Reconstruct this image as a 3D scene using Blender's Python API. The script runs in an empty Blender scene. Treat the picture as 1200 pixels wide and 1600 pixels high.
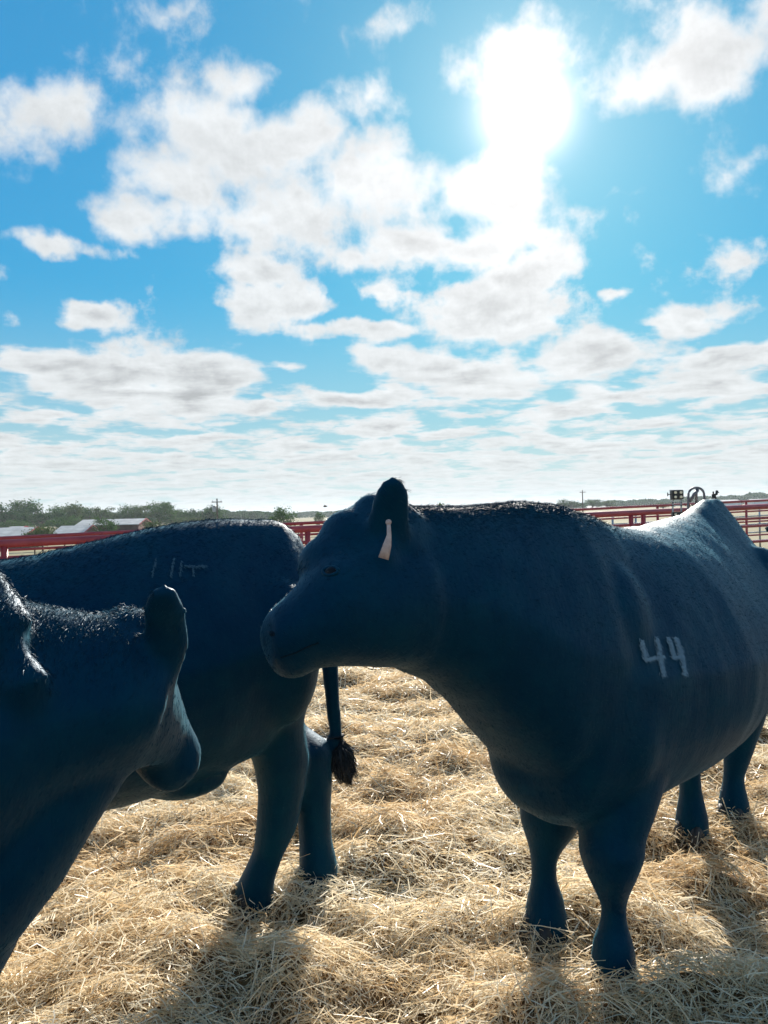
import bpy, bmesh, math, random
import numpy as np
from mathutils import Vector, Matrix, Euler, noise
from mathutils.bvhtree import BVHTree
R = math.radians
random.seed(7); rng = np.random.default_rng(11)
S = bpy.context.scene
COL = S.collection

# ------------------------------------------------------------------ camera
CAM_H = 1.4
cd = bpy.data.cameras.new('camera'); cam = bpy.data.objects.new('camera', cd); COL.objects.link(cam)
cd.sensor_fit = 'HORIZONTAL'; cd.sensor_width = 36; cd.lens = 36; cd.clip_start = .05; cd.clip_end = 12000
CM = Matrix.Rotation(R(90 - .067), 4, 'X') @ Matrix.Rotation(R(-1.26), 4, 'Z')
cam.matrix_world = Matrix.Translation((0, 0, CAM_H)) @ CM
S.camera = cam
S.render.resolution_x = 768; S.render.resolution_y = 1024

def ray(px, py):
    return CM.to_3x3() @ Vector(((px - 600) / 1200, -(py - 800) / 1200, -1))
def P(px, py, Y):
    d = ray(px, py)
    return Vector((0, 0, CAM_H)) + d * (Y / d.y)

# ------------------------------------------------------------------ light
SUN_DIR = ray(822, 172).normalized()
sun_el = math.asin(SUN_DIR.z); sun_az = math.atan2(SUN_DIR.x, SUN_DIR.y)
S.view_settings.view_transform = 'Standard'; S.view_settings.look = 'None'
S.view_settings.exposure = 1.0; S.view_settings.gamma = 1
sl = bpy.data.lights.new('sun', 'SUN'); sl.energy = 5.0; sl.angle = R(.6); sl.color = (1, .93, .82)
so = bpy.data.objects.new('sun', sl); COL.objects.link(so)
so.rotation_euler = (-SUN_DIR).to_track_quat('-Z', 'Y').to_euler()

# ------------------------------------------------------------------ world: Nishita sky + procedural cloud field
W = bpy.data.worlds.new('World'); S.world = W; W.use_nodes = True
nt = W.node_tree; N = nt.nodes; L = nt.links
for n in list(N): N.remove(n)
def nd(t, **k):
    n = N.new(t)
    for a, v in k.items(): setattr(n, a, v)
    return n
def con(a, b): L.new(a, b)
def setin(sock, v):
    if hasattr(v, 'is_output'): L.new(v, sock)
    else: sock.default_value = v
def mth(op, a, b=None, c=None, clamp=False):
    n = nd('ShaderNodeMath', operation=op, use_clamp=clamp)
    setin(n.inputs[0], a)
    if b is not None: setin(n.inputs[1], b)
    if c is not None: setin(n.inputs[2], c)
    return n.outputs[0]
def smooth(x, a, b, lo=0, hi=1):
    n = nd('ShaderNodeMapRange', interpolation_type='SMOOTHSTEP')
    setin(n.inputs[0], x); n.inputs[1].default_value = a; n.inputs[2].default_value = b
    n.inputs[3].default_value = lo; n.inputs[4].default_value = hi
    return n.outputs[0]
def mix(f, a, b, typ='MIX'):
    n = nd('ShaderNodeMix', data_type='RGBA', blend_type=typ)
    setin(n.inputs[0], f); setin(n.inputs[6], a); setin(n.inputs[7], b)
    return n.outputs[2]
tc = nd('ShaderNodeTexCoord'); DIR = tc.outputs['Generated']
sep = nd('ShaderNodeSeparateXYZ'); con(DIR, sep.inputs[0])
az = mth('ARCTAN2', sep.outputs[0], sep.outputs[1])
el = mth('ARCSINE', sep.outputs[2])
ae = nd('ShaderNodeCombineXYZ'); con(az, ae.inputs[0]); con(el, ae.inputs[1])
# cloud-deck plane coordinates (perspective towards the horizon)
zc = mth('ADD', mth('MAXIMUM', sep.outputs[2], 0.0), 0.10)
pl = nd('ShaderNodeCombineXYZ')
con(mth('DIVIDE', sep.outputs[0], zc), pl.inputs[0]); con(mth('DIVIDE', sep.outputs[1], zc), pl.inputs[1])
def noi(vec, scale, det, rough, dist=0, lac=2.0):
    n = nd('ShaderNodeTexNoise', noise_dimensions='3D'); con(vec, n.inputs['Vector'])
    n.inputs['Scale'].default_value = scale; n.inputs['Detail'].default_value = det
    n.inputs['Roughness'].default_value = rough; n.inputs['Distortion'].default_value = dist
    n.inputs['Lacunarity'].default_value = lac
    return n
def vadd(a, b, op='ADD'):
    n = nd('ShaderNodeVectorMath', operation=op); setin(n.inputs[0], a); setin(n.inputs[1], b)
    return n.outputs[0]
# warp the angular coordinates a little so blob outlines are ragged
wn = noi(ae.outputs[0], 5.0, 4, .6)
warp = vadd(vadd(wn.outputs['Color'], (.5, .5, .5), 'SUBTRACT'), (.13, .10, 0), 'MULTIPLY')
aew = vadd(ae.outputs[0], warp)
BLOBS = [ # where clouds stand in the sky: azimuth / elevation read off the photo as image degrees; (px,py,rx,ry,amp)
 (375,120,75,60,.9),(330,190,110,80,1),(270,260,130,80,1),(230,340,110,60,1),(430,240,130,80,1),(460,330,170,75,1),
 (575,165,60,45,.9),(590,290,150,85,1.05),(740,290,160,70,1),(690,380,220,45,.95),(560,390,150,40,.8),(100,395,120,22,.8),
 (70,170,100,75,.95),(190,100,110,60,.55),(270,20,110,50,.6),(200,200,80,90,.5),
 (640,25,110,35,.5),(810,75,105,75,1),(990,120,85,60,.95),(1090,95,110,75,1),(1190,30,60,60,.8),(820,10,60,40,.7),
 (1190,405,70,38,.9),(1170,262,80,25,.4),(955,465,45,18,.75),(1060,500,95,30,.85),(890,330,130,40,.6),(960,290,70,14,.6),
 (385,490,85,45,1),(480,475,75,40,.9),(610,450,80,40,.85),(590,522,150,24,.85),(770,495,140,70,1.1),(830,425,90,45,1),(395,425,90,35,.7),
 (146,497,52,25,1),(60,572,120,40,1),(200,595,150,55,1.1),(320,605,100,62,1.15),(450,583,50,14,.7),(425,636,30,16,.9),(560,622,150,20,.9),
 (740,590,140,50,1.05),(930,560,130,40,1.05),(1140,555,120,24,.95),(1100,600,190,36,.95),(60,655,140,22,.8),(190,640,160,35,.85),
 (590,665,120,25,.9),(620,570,110,30,.7),(880,640,240,28,.8),(15,435,40,20,.5),(20,515,40,20,.5),(1150,480,60,30,.35)]
dens = None
for (px, py, rx, ry, amp) in BLOBS:
    c = ray(px, py).normalized(); caz = math.atan2(c.x, c.y); cel = math.asin(c.z)
    e = ray(px + rx, py).normalized(); raz = abs(math.atan2(e.x, e.y) - caz)
    e = ray(px, py - ry).normalized(); rel = abs(math.asin(e.z) - cel)
    m = nd('ShaderNodeVectorMath', operation='MULTIPLY_ADD'); con(aew, m.inputs[0])
    sx, sy = 1 / (raz * 1.45), 1 / (rel * 1.42)
    m.inputs[1].default_value = (sx, sy, 0); m.inputs[2].default_value = (-caz * sx, -cel * sy, 0)
    g = nd('ShaderNodeTexGradient', gradient_type='SPHERICAL'); con(m.outputs[0], g.inputs[0])
    v = mth('MULTIPLY', g.outputs['Fac'], amp)
    if dens is None: dens = v
    else:
        n = nd('ShaderNodeMath', operation='SMOOTH_MAX'); con(dens, n.inputs[0]); con(v, n.inputs[1]); n.inputs[2].default_value = .12
        dens = n.outputs[0]
# everything away from the part in view: scattered cloud from noise alone
bank = smooth(el, R(9.5), R(3.5), 0, .60)
back = mth('MULTIPLY', smooth(mth('ABSOLUTE', az), R(34), R(50)), .22)
cover = mth('ADD', mth('MAXIMUM', dens, mth('MULTIPLY', bank, 1)), back)
n1 = noi(pl.outputs[0], 2.3, 10, .60, .25)
n2 = noi(ae.outputs[0], 8.5, 12, .62, .12)
tall = smooth(el, R(4), R(16))
nn = mth('ADD', mth('MULTIPLY', n1.outputs['Fac'], mth('SUBTRACT', 1, mth('MULTIPLY', tall, .8))), mth('MULTIPLY', n2.outputs['Fac'], mth('MULTIPLY', tall, .8)))
def vor(vec, scale):
    n = nd('ShaderNodeTexVoronoi', feature='SMOOTH_F1', voronoi_dimensions='2D'); con(vec, n.inputs['Vector'])
    n.inputs['Scale'].default_value = scale; n.inputs['Detail'].default_value = 2.5; n.inputs['Roughness'].default_value = .55
    n.inputs['Smoothness'].default_value = .35; n.normalize = True
    return n.outputs['Distance']
wn2 = noi(ae.outputs[0], 22.0, 3, .6)
wv = vadd(ae.outputs[0], vadd(vadd(wn2.outputs['Color'], (.5, .5, .5), 'SUBTRACT'), (.05, .035, 0), 'MULTIPLY'))
wn3 = noi(pl.outputs[0], 5.0, 3, .6)
wp = vadd(pl.outputs[0], vadd(vadd(wn3.outputs['Color'], (.5, .5, .5), 'SUBTRACT'), (.3, .3, 0), 'MULTIPLY'))
puff = mth('ADD', mth('MULTIPLY', mth('SUBTRACT', .38, vor(wv, 16)), mth('MULTIPLY', tall, .55)), mth('MULTIPLY', mth('SUBTRACT', .34, vor(wp, 3.2)), mth('SUBTRACT', .95, mth('MULTIPLY', tall, .85))))
cover = mth('ADD', cover, puff)
d0 = mth('ADD', cover, mth('MULTIPLY', mth('SUBTRACT', nn, .5), mth('ADD', 2.1, mth('MULTIPLY', tall, .8))))
hi_ = smooth(el, R(15), R(23)); dA = mth('MULTIPLY', mth('SUBTRACT', d0, mth('ADD', .26, mth('MULTIPLY', hi_, -.05))), mth('DIVIDE', 1, mth('ADD', .36, mth('MULTIPLY', hi_, .30))))
alpha = smooth(dA, 0, 1)
thick = smooth(d0, .60, 1.35)
# relief: the same noises sampled a step towards the sun
up1 = noi(vadd(pl.outputs[0], (.02, .10, 0)), 2.3, 10, .60, .25)
up2 = noi(vadd(ae.outputs[0], (.003, .010, 0)), 8.5, 12, .62, .12)
rel = mth('ADD', mth('MULTIPLY', mth('SUBTRACT', up1.outputs['Fac'], n1.outputs['Fac']), 1.2), mth('MULTIPLY', mth('SUBTRACT', up2.outputs['Fac'], n2.outputs['Fac']), 1.6))
# sun aureole
dt = nd('ShaderNodeVectorMath', operation='DOT_PRODUCT'); con(DIR, dt.inputs[0]); dt.inputs[1].default_value = SUN_DIR
ang = mth('ARCCOSINE', mth('MINIMUM', dt.outputs['Value'], 1.0))
def expf(scale, amp): return mth('MULTIPLY', mth('EXPONENT', mth('MULTIPLY', ang, -1 / scale)), amp)
core = mth('MULTIPLY', mth('EXPONENT', mth('MULTIPLY', mth('POWER', mth('DIVIDE', ang, R(2.2)), 2), -1)), 14)
glow = mth('ADD', mth('ADD', core, expf(R(6.0), 2.6)), 0)
sky = nd('ShaderNodeTexSky', sky_type='NISHITA', sun_disc=False, sun_elevation=sun_el, sun_rotation=sun_az)
sky.altitude = 100; sky.air_density = 1.0; sky.dust_density = .35; sky.ozone_density = 2.2
SKYCOL = mix(1.0, sky.outputs[0], (.120, .52, .62, 1), 'MULTIPLY')
lum = nd('ShaderNodeRGBToBW'); con(SKYCOL, lum.inputs[0])
# flatten the very steep brightness range of the clear sky near the sun
flat = mth('POWER', mth('MAXIMUM', lum.outputs[0], .01), -.55)
SKYC = nd('ShaderNodeVectorMath', operation='SCALE'); con(SKYCOL, SKYC.inputs[0]); con(mth('MULTIPLY', flat, 1.75), SKYC.inputs['Scale'])
bright = mth('ADD', mth('ADD', 6.0, mth('ADD', mth('MULTIPLY', rel, 2.6), mth('MULTIPLY', puff, .9))), mth('MULTIPLY', thick, smooth(el, R(10), R(24), -2.1, -.8)))
bright = mth('MULTIPLY', mth('MAXIMUM', bright, 3.6), smooth(el, R(26), R(5), 1.0, .95))
bright = mth('ADD', bright, expf(R(7), 2.0))
cc = nd('ShaderNodeVectorMath', operation='SCALE')
cc.inputs[0].default_value = (.97, 1.0, 1.015); con(bright, cc.inputs['Scale'])
skb = mix(smooth(el, R(17), R(1), 0, .72), SKYC.outputs[0], (3.6, 4.7, 5.2, 1))
out = mix(mth('MULTIPLY', alpha, .96), skb, cc.outputs[0])
# pale air just over the horizon
out = mix(smooth(el, R(7), R(0), 0, .55), out, (4.7, 5.2, 5.3, 1))
gl = nd('ShaderNodeVectorMath', operation='SCALE'); gl.inputs[0].default_value = (1.35, 1.0, .85); con(glow, gl.inputs['Scale'])
out2 = vadd(out, gl.outputs[0])
bg = nd('ShaderNodeBackground'); con(out2, bg.inputs[0]); bg.inputs[1].default_value = .073
wo = nd('ShaderNodeOutputWorld'); con(bg.outputs[0], wo.inputs[0])

# ------------------------------------------------------------------ helpers
def tag(o, label=None, cat=None, group=None, kind=None):
    if label: o['label'] = label
    if cat: o['category'] = cat
    if group: o['group'] = group
    if kind: o['kind'] = kind
    return o
def empty(name, loc, rz=0):
    o = bpy.data.objects.new(name, None); COL.objects.link(o)
    o.location = loc; o.rotation_euler = (0, 0, rz); o.empty_display_size = .2
    return o
def link(name, me, m=None, parent=None, sm=False):
    if m: me.materials.append(m)
    if sm:
        me.polygons.foreach_set('use_smooth', [True] * len(me.polygons))
    o = bpy.data.objects.new(name, me); COL.objects.link(o)
    if parent: o.parent = parent
    return o
class MB:
    def __init__(s): s.bm = bmesh.new()
    def box(s, c, size, rot=None, bev=0):
        M = Matrix.Translation(c) @ (rot.to_4x4() if rot else Matrix()) @ Matrix.Diagonal((*size, 1))
        r = bmesh.ops.create_cube(s.bm, size=1, matrix=M)
        if bev:
            es = list({e for v in r['verts'] for e in v.link_edges})
            bmesh.ops.bevel(s.bm, geom=es, offset=bev, segments=2, affect='EDGES')
        return s
    def bar(s, a, b, w, h=None):
        a = Vector(a); b = Vector(b); h = h or w; d = b - a
        q = d.to_track_quat('Z', 'Y').to_matrix()
        return s.box((a + b) / 2, (w, h, d.length), q)
    def tube(s, pts, r, n=10):
        pts = [Vector(p) for p in pts]
        rs = r if hasattr(r, '__len__') else [r] * len(pts)
        s.loft([(p, q, q) for p, q in zip(pts, rs)], n=n)
        return s
    def loft(s, st, n=24, up=Vector((0, 0, 1)), ex=2.0, top=0.0, ups=None, vert=False):
        """closed body through elliptical stations (centre, half width, half height)"""
        C = [Vector(q[0]) for q in st]; rings = []
        for i, q in enumerate(st):
            t = (C[min(i + 1, len(C) - 1)] - C[max(i - 1, 0)]).normalized()
            u0 = ups[i] if ups else up
            if abs(t.dot(u0)) > .98: u0 = Vector((0, 1, 0)) if abs(t.y) < .9 else Vector((1, 0, 0))
            side = t.cross(u0).normalized(); u = u0.normalized() if vert else side.cross(t).normalized()
            tp_ = q[3] if len(q) > 3 else top; ring = []
            for k in range(n):
                a = 2 * math.pi * k / n; ca, sa = math.cos(a), math.sin(a)
                X = abs(ca) ** (2 / ex) * math.copysign(1, ca); Z = abs(sa) ** (2 / ex) * math.copysign(1, sa)
                X *= 1 - tp_ * max(0, Z)
                ring.append(s.bm.verts.new(C[i] + side * X * q[1] + u * Z * q[2]))
            rings.append(ring)
        for a, b in zip(rings, rings[1:]):
            for k in range(n): s.bm.faces.new((a[k], a[(k + 1) % n], b[(k + 1) % n], b[k]))
        s.bm.faces.new(rings[0][::-1]); s.bm.faces.new(rings[-1])
        return s
    def ball(s, c, r, rot=None):
        r = r if hasattr(r, '__len__') else (r, r, r)
        M = Matrix.Translation(c) @ (rot.to_4x4() if rot else Matrix()) @ Matrix.Diagonal((*r, 1))
        bmesh.ops.create_uvsphere(s.bm, u_segments=20, v_segments=12, radius=1, matrix=M)
        return s
    def poly(s, vs, fs):
        V = [s.bm.verts.new(v) for v in vs]
        for f in fs: s.bm.faces.new([V[i] for i in f])
        return s
    def mesh(s, name, off=None):
        bmesh.ops.recalc_face_normals(s.bm, faces=s.bm.faces)
        if off is not None: bmesh.ops.translate(s.bm, verts=s.bm.verts, vec=-Vector(off))
        me = bpy.data.meshes.new(name); s.bm.to_mesh(me); s.bm.free()
        return me
    def build(s, name, m, parent=None, off=None, sm=False):
        return link(name, s.mesh(name, off), m, parent, sm)

def mat(name, col, rough=.6, spec=.4, metal=0, build=None):
    m = bpy.data.materials.new(name); m.use_nodes = True
    b = m.node_tree.nodes['Principled BSDF']
    b.inputs['Base Color'].default_value = (*col, 1); b.inputs['Roughness'].default_value = rough
    b.inputs['Specular IOR Level'].default_value = spec; b.inputs['Metallic'].default_value = metal
    return m
def noisy(m, c1, c2, scale=5, detail=6, bump=0, bscale=30, coord='Object', stretch=None, lo=.35, hi=.65):
    t = m.node_tree; b = t.nodes['Principled BSDF']
    tcn = t.nodes.new('ShaderNodeTexCoord'); src = tcn.outputs[coord]
    if stretch:
        mp = t.nodes.new('ShaderNodeMapping'); mp.inputs['Scale'].default_value = stretch
        t.links.new(src, mp.inputs[0]); src = mp.outputs[0]
    n = t.nodes.new('ShaderNodeTexNoise'); n.inputs['Scale'].default_value = scale; n.inputs['Detail'].default_value = detail
    n.inputs['Roughness'].default_value = .62
    t.links.new(src, n.inputs['Vector'])
    r = t.nodes.new('ShaderNodeValToRGB'); r.color_ramp.elements[0].position = lo; r.color_ramp.elements[1].position = hi
    r.color_ramp.elements[0].color = (*c1, 1); r.color_ramp.elements[1].color = (*c2, 1)
    t.links.new(n.outputs['Fac'], r.inputs[0]); t.links.new(r.outputs[0], b.inputs['Base Color'])
    if bump:
        n2 = t.nodes.new('ShaderNodeTexNoise'); n2.inputs['Scale'].default_value = bscale; n2.inputs['Detail'].default_value = 5
        t.links.new(src, n2.inputs['Vector'])
        bp = t.nodes.new('ShaderNodeBump'); bp.inputs['Strength'].default_value = bump; bp.inputs['Distance'].default_value = .02
        t.links.new(n2.outputs['Fac'], bp.inputs['Height']); t.links.new(bp.outputs[0], b.inputs['Normal'])
    return m

M_red = noisy(mat('red_paint', (.3, .03, .04), .42, .5), (.27, .025, .035), (.40, .055, .065), 3, 8, .15, 60)
M_galv = noisy(mat('galvanised', (.4, .42, .45), .45, .5, .6), (.25, .27, .30), (.45, .47, .5), 5)
M_roof = noisy(mat('tin_roof', (.7, .7, .7), .75, .15), (.34, .34, .34), (.50, .50, .49), .6, 6)
M_brown = noisy(mat('shed_wall', (.15, .05, .04), .8), (.10, .035, .03), (.17, .06, .05), 1.5)
M_dark = mat('dark_interior', (.03, .03, .03), .9)
M_white = mat('white_paint', (.75, .75, .75), .4)
M_black = mat('black_plastic', (.02, .022, .025), .4)
M_lens = mat('lamp_lens', (.75, .72, .55), .25, .6)
M_wood = noisy(mat('pole_wood', (.12, .09, .07), .85), (.08, .065, .05), (.15, .12, .09), 4)
M_tire = mat('tyre', (.02, .02, .02), .8)
M_glass = mat('dark_glass', (.02, .03, .04), .1, .6)

# ------------------------------------------------------------------ ground
def vnoise(x, y, seed=0):
    xi = np.floor(x).astype(np.int64); yi = np.floor(y).astype(np.int64); fx = x - xi; fy = y - yi
    fx = fx * fx * (3 - 2 * fx); fy = fy * fy * (3 - 2 * fy)
    def h(a, b):
        n = (a * 374761393 + b * 668265263 + seed * 974634777) & 0xffffffff
        n = ((n ^ (n >> 13)) * 1274126177) & 0xffffffff
        return ((n ^ (n >> 16)) & 0xffff) / 65535.0
    return (h(xi, yi) * (1 - fx) + h(xi + 1, yi) * fx) * (1 - fy) + (h(xi, yi + 1) * (1 - fx) + h(xi + 1, yi + 1) * fx) * fy
def sst(x, a, b):
    t = np.clip((x - a) / (b - a), 0, 1); return t * t * (3 - 2 * t)
def terrain(x, y):
    x = np.asarray(x, float); y = np.asarray(y, float)
    r = np.sqrt(x * x + y * y)
    ratio = x / np.maximum(r, 1)
    w = 1 - sst(ratio, -.05, .3)
    w = np.where(y < 0, 1.0, w)
    return -3.0 * sst(r, 22, 120) * w
def bed(x, y):
    """height of the straw bedding"""
    b = .07 * (vnoise(x * 1.1 + 3, y * 1.6, 1) - .5) + .19 * (vnoise(x * 2.6, y * 4.2 + 9, 2) - .5) * (vnoise(x * .8, y * .8, 6) + .35)
    b += .075 * (vnoise(x * 6.1, y * 9.3, 3) - .5) + .018 * (vnoise(x * 18, y * 21, 4) - .5)
    return b
def zt(x, y): return float(terrain(x, y))
def grid_mesh(name, xs, ys, zf):
    X, Y = np.meshgrid(xs, ys); Z = zf(X, Y); nx, ny = len(xs), len(ys)
    co = np.stack([X, Y, Z], -1).reshape(-1, 3)
    i = np.arange(nx * ny).reshape(ny, nx)
    f = np.stack([i[:-1, :-1], i[:-1, 1:], i[1:, 1:], i[1:, :-1]], -1).reshape(-1, 4)
    return raw_mesh(name, co, f)
def raw_mesh(name, co, f):
    me = bpy.data.meshes.new(name)
    me.vertices.add(len(co)); me.vertices.foreach_set('co', np.ascontiguousarray(co, np.float32).ravel())
    k = f.shape[1]
    me.loops.add(f.size); me.loops.foreach_set('vertex_index', np.ascontiguousarray(f, np.int32).ravel())
    me.polygons.add(len(f)); me.polygons.foreach_set('loop_start', np.arange(0, f.size, k, dtype=np.int32))
    me.update(calc_edges=True)
    return me
def geo(a, b, n): return a * (b / a) ** (np.arange(n) / (n - 1))
pos = np.concatenate([np.linspace(0, 20, 20), geo(22, 4000, 70)])
axx = np.concatenate([-pos[:0:-1], pos])
M_field = noisy(mat('dry_grass', (.2, .18, .1), .95, .1), (.20, .17, .095), (.30, .27, .17), .035, 8, coord='Object', stretch=(1, 2.2, 1))
tag(link('ground', grid_mesh('ground', axx, axx, lambda x, y: terrain(x, y) - .12), M_field, sm=True), kind='structure')

M_bed = noisy(mat('straw_bed', (.3, .2, .1), .9, .1), (.05, .028, .014), (.26, .17, .085), 38, 8, .8, 90, stretch=(1, 1.3, 1))
xs = np.concatenate([np.linspace(-12, -3.2, 60), np.linspace(-3.1, 3.1, 190), np.linspace(3.2, 12, 60)])
ys = np.concatenate([np.linspace(-3, 1, 26), np.linspace(1.04, 7, 190), np.linspace(7.1, 15.2, 80)])
tag(link('straw_bedding', grid_mesh('straw_bedding', xs, ys, lambda x, y: bed(x, y) - .035), M_bed, sm=True), kind='structure')

# loose straw: hundreds of thousands of stalks in one mesh
def straw(regions):
    cos = []; tones = []
    for (x0, x1, y0, y1, per, ln, wd) in regions:
        n = int((x1 - x0) * (y1 - y0) * per)
        x = rng.uniform(x0, x1, n); y = rng.uniform(y0, y1, n)
        # clumps: keep more where a clump noise is high
        keep = rng.uniform(0, 1, n) < .40 + .80 * vnoise(x * 5, y * 7, 8)
        x = x[keep]; y = y[keep]; n = len(x)
        l = ln * np.exp(rng.normal(0, .42, n)); w = wd * rng.uniform(.55, 1.35, n)
        a = vnoise(x * 2.2, y * 2.2, 5) * 6.3 + rng.normal(0, 1.15, n)
        tilt = rng.normal(0, .20, n) + (rng.uniform(0, 1, n) < .07) * rng.normal(0, .55, n)
        d = np.stack([np.cos(a) * np.cos(tilt), np.sin(a) * np.cos(tilt), np.sin(tilt)], -1)
        c = np.stack([x, y, bed(x, y) + rng.uniform(-.028, .022, n) + np.abs(tilt) * l * .3], -1)
        # slope following
        e = .05
        gx = (bed(x + e, y) - bed(x - e, y)) / (2 * e); gy = (bed(x, y + e) - bed(x, y - e)) / (2 * e)
        d[:, 2] += (gx * d[:, 0] + gy * d[:, 1]) * .8
        q = rng.normal(0, 1, (n, 3)); q[:, 2] *= .6
        s = np.cross(d, q); s /= np.linalg.norm(s, axis=1)[:, None]
        bend = rng.normal(0, .09, (n, 3)) * l[:, None]
        A = c - d * l[:, None] / 2; B = c + bend; Cc = c + d * l[:, None] / 2
        h = s * w[:, None] / 2
        cos.append(np.stack([A - h, A + h, B - h, B + h, Cc - h * .7, Cc + h * .7], 1))
        tones.append(np.clip(vnoise(x * 1.7, y * 2.1, 12) * .35 + rng.beta(2.2, 2.0, n) * .75, 0, 1))
    co = np.concatenate(cos); n = len(co); tone = np.concatenate(tones)
    base = (np.arange(n) * 6)[:, None]
    f = np.concatenate([base + np.array([0, 1, 3, 2]), base + np.array([2, 3, 5, 4])], 1).reshape(-1, 4)
    me = raw_mesh('straw', co.reshape(-1, 3), f)
    at = me.attributes.new('tone', 'FLOAT', 'POINT'); at.data.foreach_set('value', np.repeat(tone, 6).astype(np.float32))
    return me
M_straw = mat('straw', (.6, .45, .25), .42, .6)
t = M_straw.node_tree; b = t.nodes['Principled BSDF']
atn = t.nodes.new('ShaderNodeAttribute'); atn.attribute_name = 'tone'
cr = t.nodes.new('ShaderNodeValToRGB'); e = cr.color_ramp.elements
e[0].position = 0; e[0].color = (.16, .09, .04, 1); e[1].position = 1; e[1].color = (.95, .90, .78, 1)
for p_, c_ in ((.2, (.48, .31, .15, 1)), (.45, (.80, .62, .38, 1)), (.75, (.93, .84, .65, 1))):
    x_ = e.new(p_); x_.color = c_
t.links.new(atn.outputs['Fac'], cr.inputs[0]); t.links.new(cr.outputs[0], b.inputs['Base Color'])
tr = t.nodes.new('ShaderNodeBsdfTranslucent'); t.links.new(cr.outputs[0], tr.inputs[0])
mx = t.nodes.new('ShaderNodeMixShader'); mx.inputs[0].default_value = .32
t.links.new(b.outputs[0], mx.inputs[1]); t.links.new(tr.outputs[0], mx.inputs[2])
t.links.new(mx.outputs[0], t.nodes['Material Output'].inputs[0])
REG = [(-2.4, 2.6, 1.15, 2.6, 12500, .070, .0031), (-2.6, 3.0, 2.6, 4.4, 9500, .072, .0037), (-4, 4.5, 4.4, 7.5, 5200, .078, .0050), (-8, 9, 7.5, 13.5, 500, .12, .010),
       (-7, -2.6, 1, 7.5, 700, .10, .008), (3.0, 8, 1, 7.5, 700, .10, .008)]
tag(link('loose_straw', straw(REG), M_straw), 'loose golden straw stalks strewn thickly over the pen floor', 'straw', kind='stuff')

# ------------------------------------------------------------------ cattle
M_coat = mat('black_coat_veil_tint', (.0015, .028, .050), .50, .22)  # black hide with the blue lens-flare veil put into its colour
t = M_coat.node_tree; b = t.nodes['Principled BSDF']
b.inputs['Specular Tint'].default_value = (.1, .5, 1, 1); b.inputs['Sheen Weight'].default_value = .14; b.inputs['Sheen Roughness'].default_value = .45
b.inputs['Sheen Tint'].default_value = (.25, .75, 1, 1)  # specular and sheen tints carry the same veil blue
tcn = t.nodes.new('ShaderNodeTexCoord'); mp = t.nodes.new('ShaderNodeMapping'); mp.inputs['Scale'].default_value = (1, 1, .35)
n = t.nodes.new('ShaderNodeTexNoise'); n.inputs['Scale'].default_value = 120; n.inputs['Detail'].default_value = 4
n3 = t.nodes.new('ShaderNodeTexNoise'); n3.inputs['Scale'].default_value = 9; n3.inputs['Detail'].default_value = 3
t.links.new(tcn.outputs['Object'], mp.inputs[0]); t.links.new(mp.outputs[0], n.inputs[0]); t.links.new(mp.outputs[0], n3.inputs[0])
nd_ = t.nodes.new('ShaderNodeTexNoise'); nd_.inputs['Scale'].default_value = 7; nd_.inputs['Detail'].default_value = 9; nd_.inputs['Roughness'].default_value = .7
t.links.new(tcn.outputs['Object'], nd_.inputs['Vector'])
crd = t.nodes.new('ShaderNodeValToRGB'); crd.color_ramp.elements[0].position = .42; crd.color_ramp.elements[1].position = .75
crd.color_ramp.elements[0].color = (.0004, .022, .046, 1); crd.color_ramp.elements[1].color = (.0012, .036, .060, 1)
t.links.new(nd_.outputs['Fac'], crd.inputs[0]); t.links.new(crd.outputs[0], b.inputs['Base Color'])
ad = t.nodes.new('ShaderNodeMath'); ad.operation = 'MULTIPLY_ADD'; ad.inputs[1].default_value = 4
t.links.new(n3.outputs[0], ad.inputs[0]); t.links.new(n.outputs[0], ad.inputs[2])
bp = t.nodes.new('ShaderNodeBump'); bp.inputs['Strength'].default_value = .35; bp.inputs['Distance'].default_value = .004
t.links.new(ad.outputs[0], bp.inputs['Height']); t.links.new(bp.outputs[0], b.inputs['Normal'])
M_hair = mat('black_hair', (.010, .022, .04), .35, .6)
M_tailhair = mat('tail_hair', (.012, .018, .025), .5, .4)
M_hoof = noisy(mat('hoof', (.03, .03, .03), .5), (.02, .02, .022), (.05, .045, .04), 20)
M_eye = mat('eye', (.002, .005, .009), .3, .15)
M_tag = noisy(mat('ear_tag', (.6, .42, .36), .6), (.45, .31, .27), (.66, .50, .44), 60)
M_brand = mat('brand_hair', (.22, .32, .38), .7, .2); M_faint = mat('faint_brand_hair', (.07, .14, .18), .7, .2)

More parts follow.
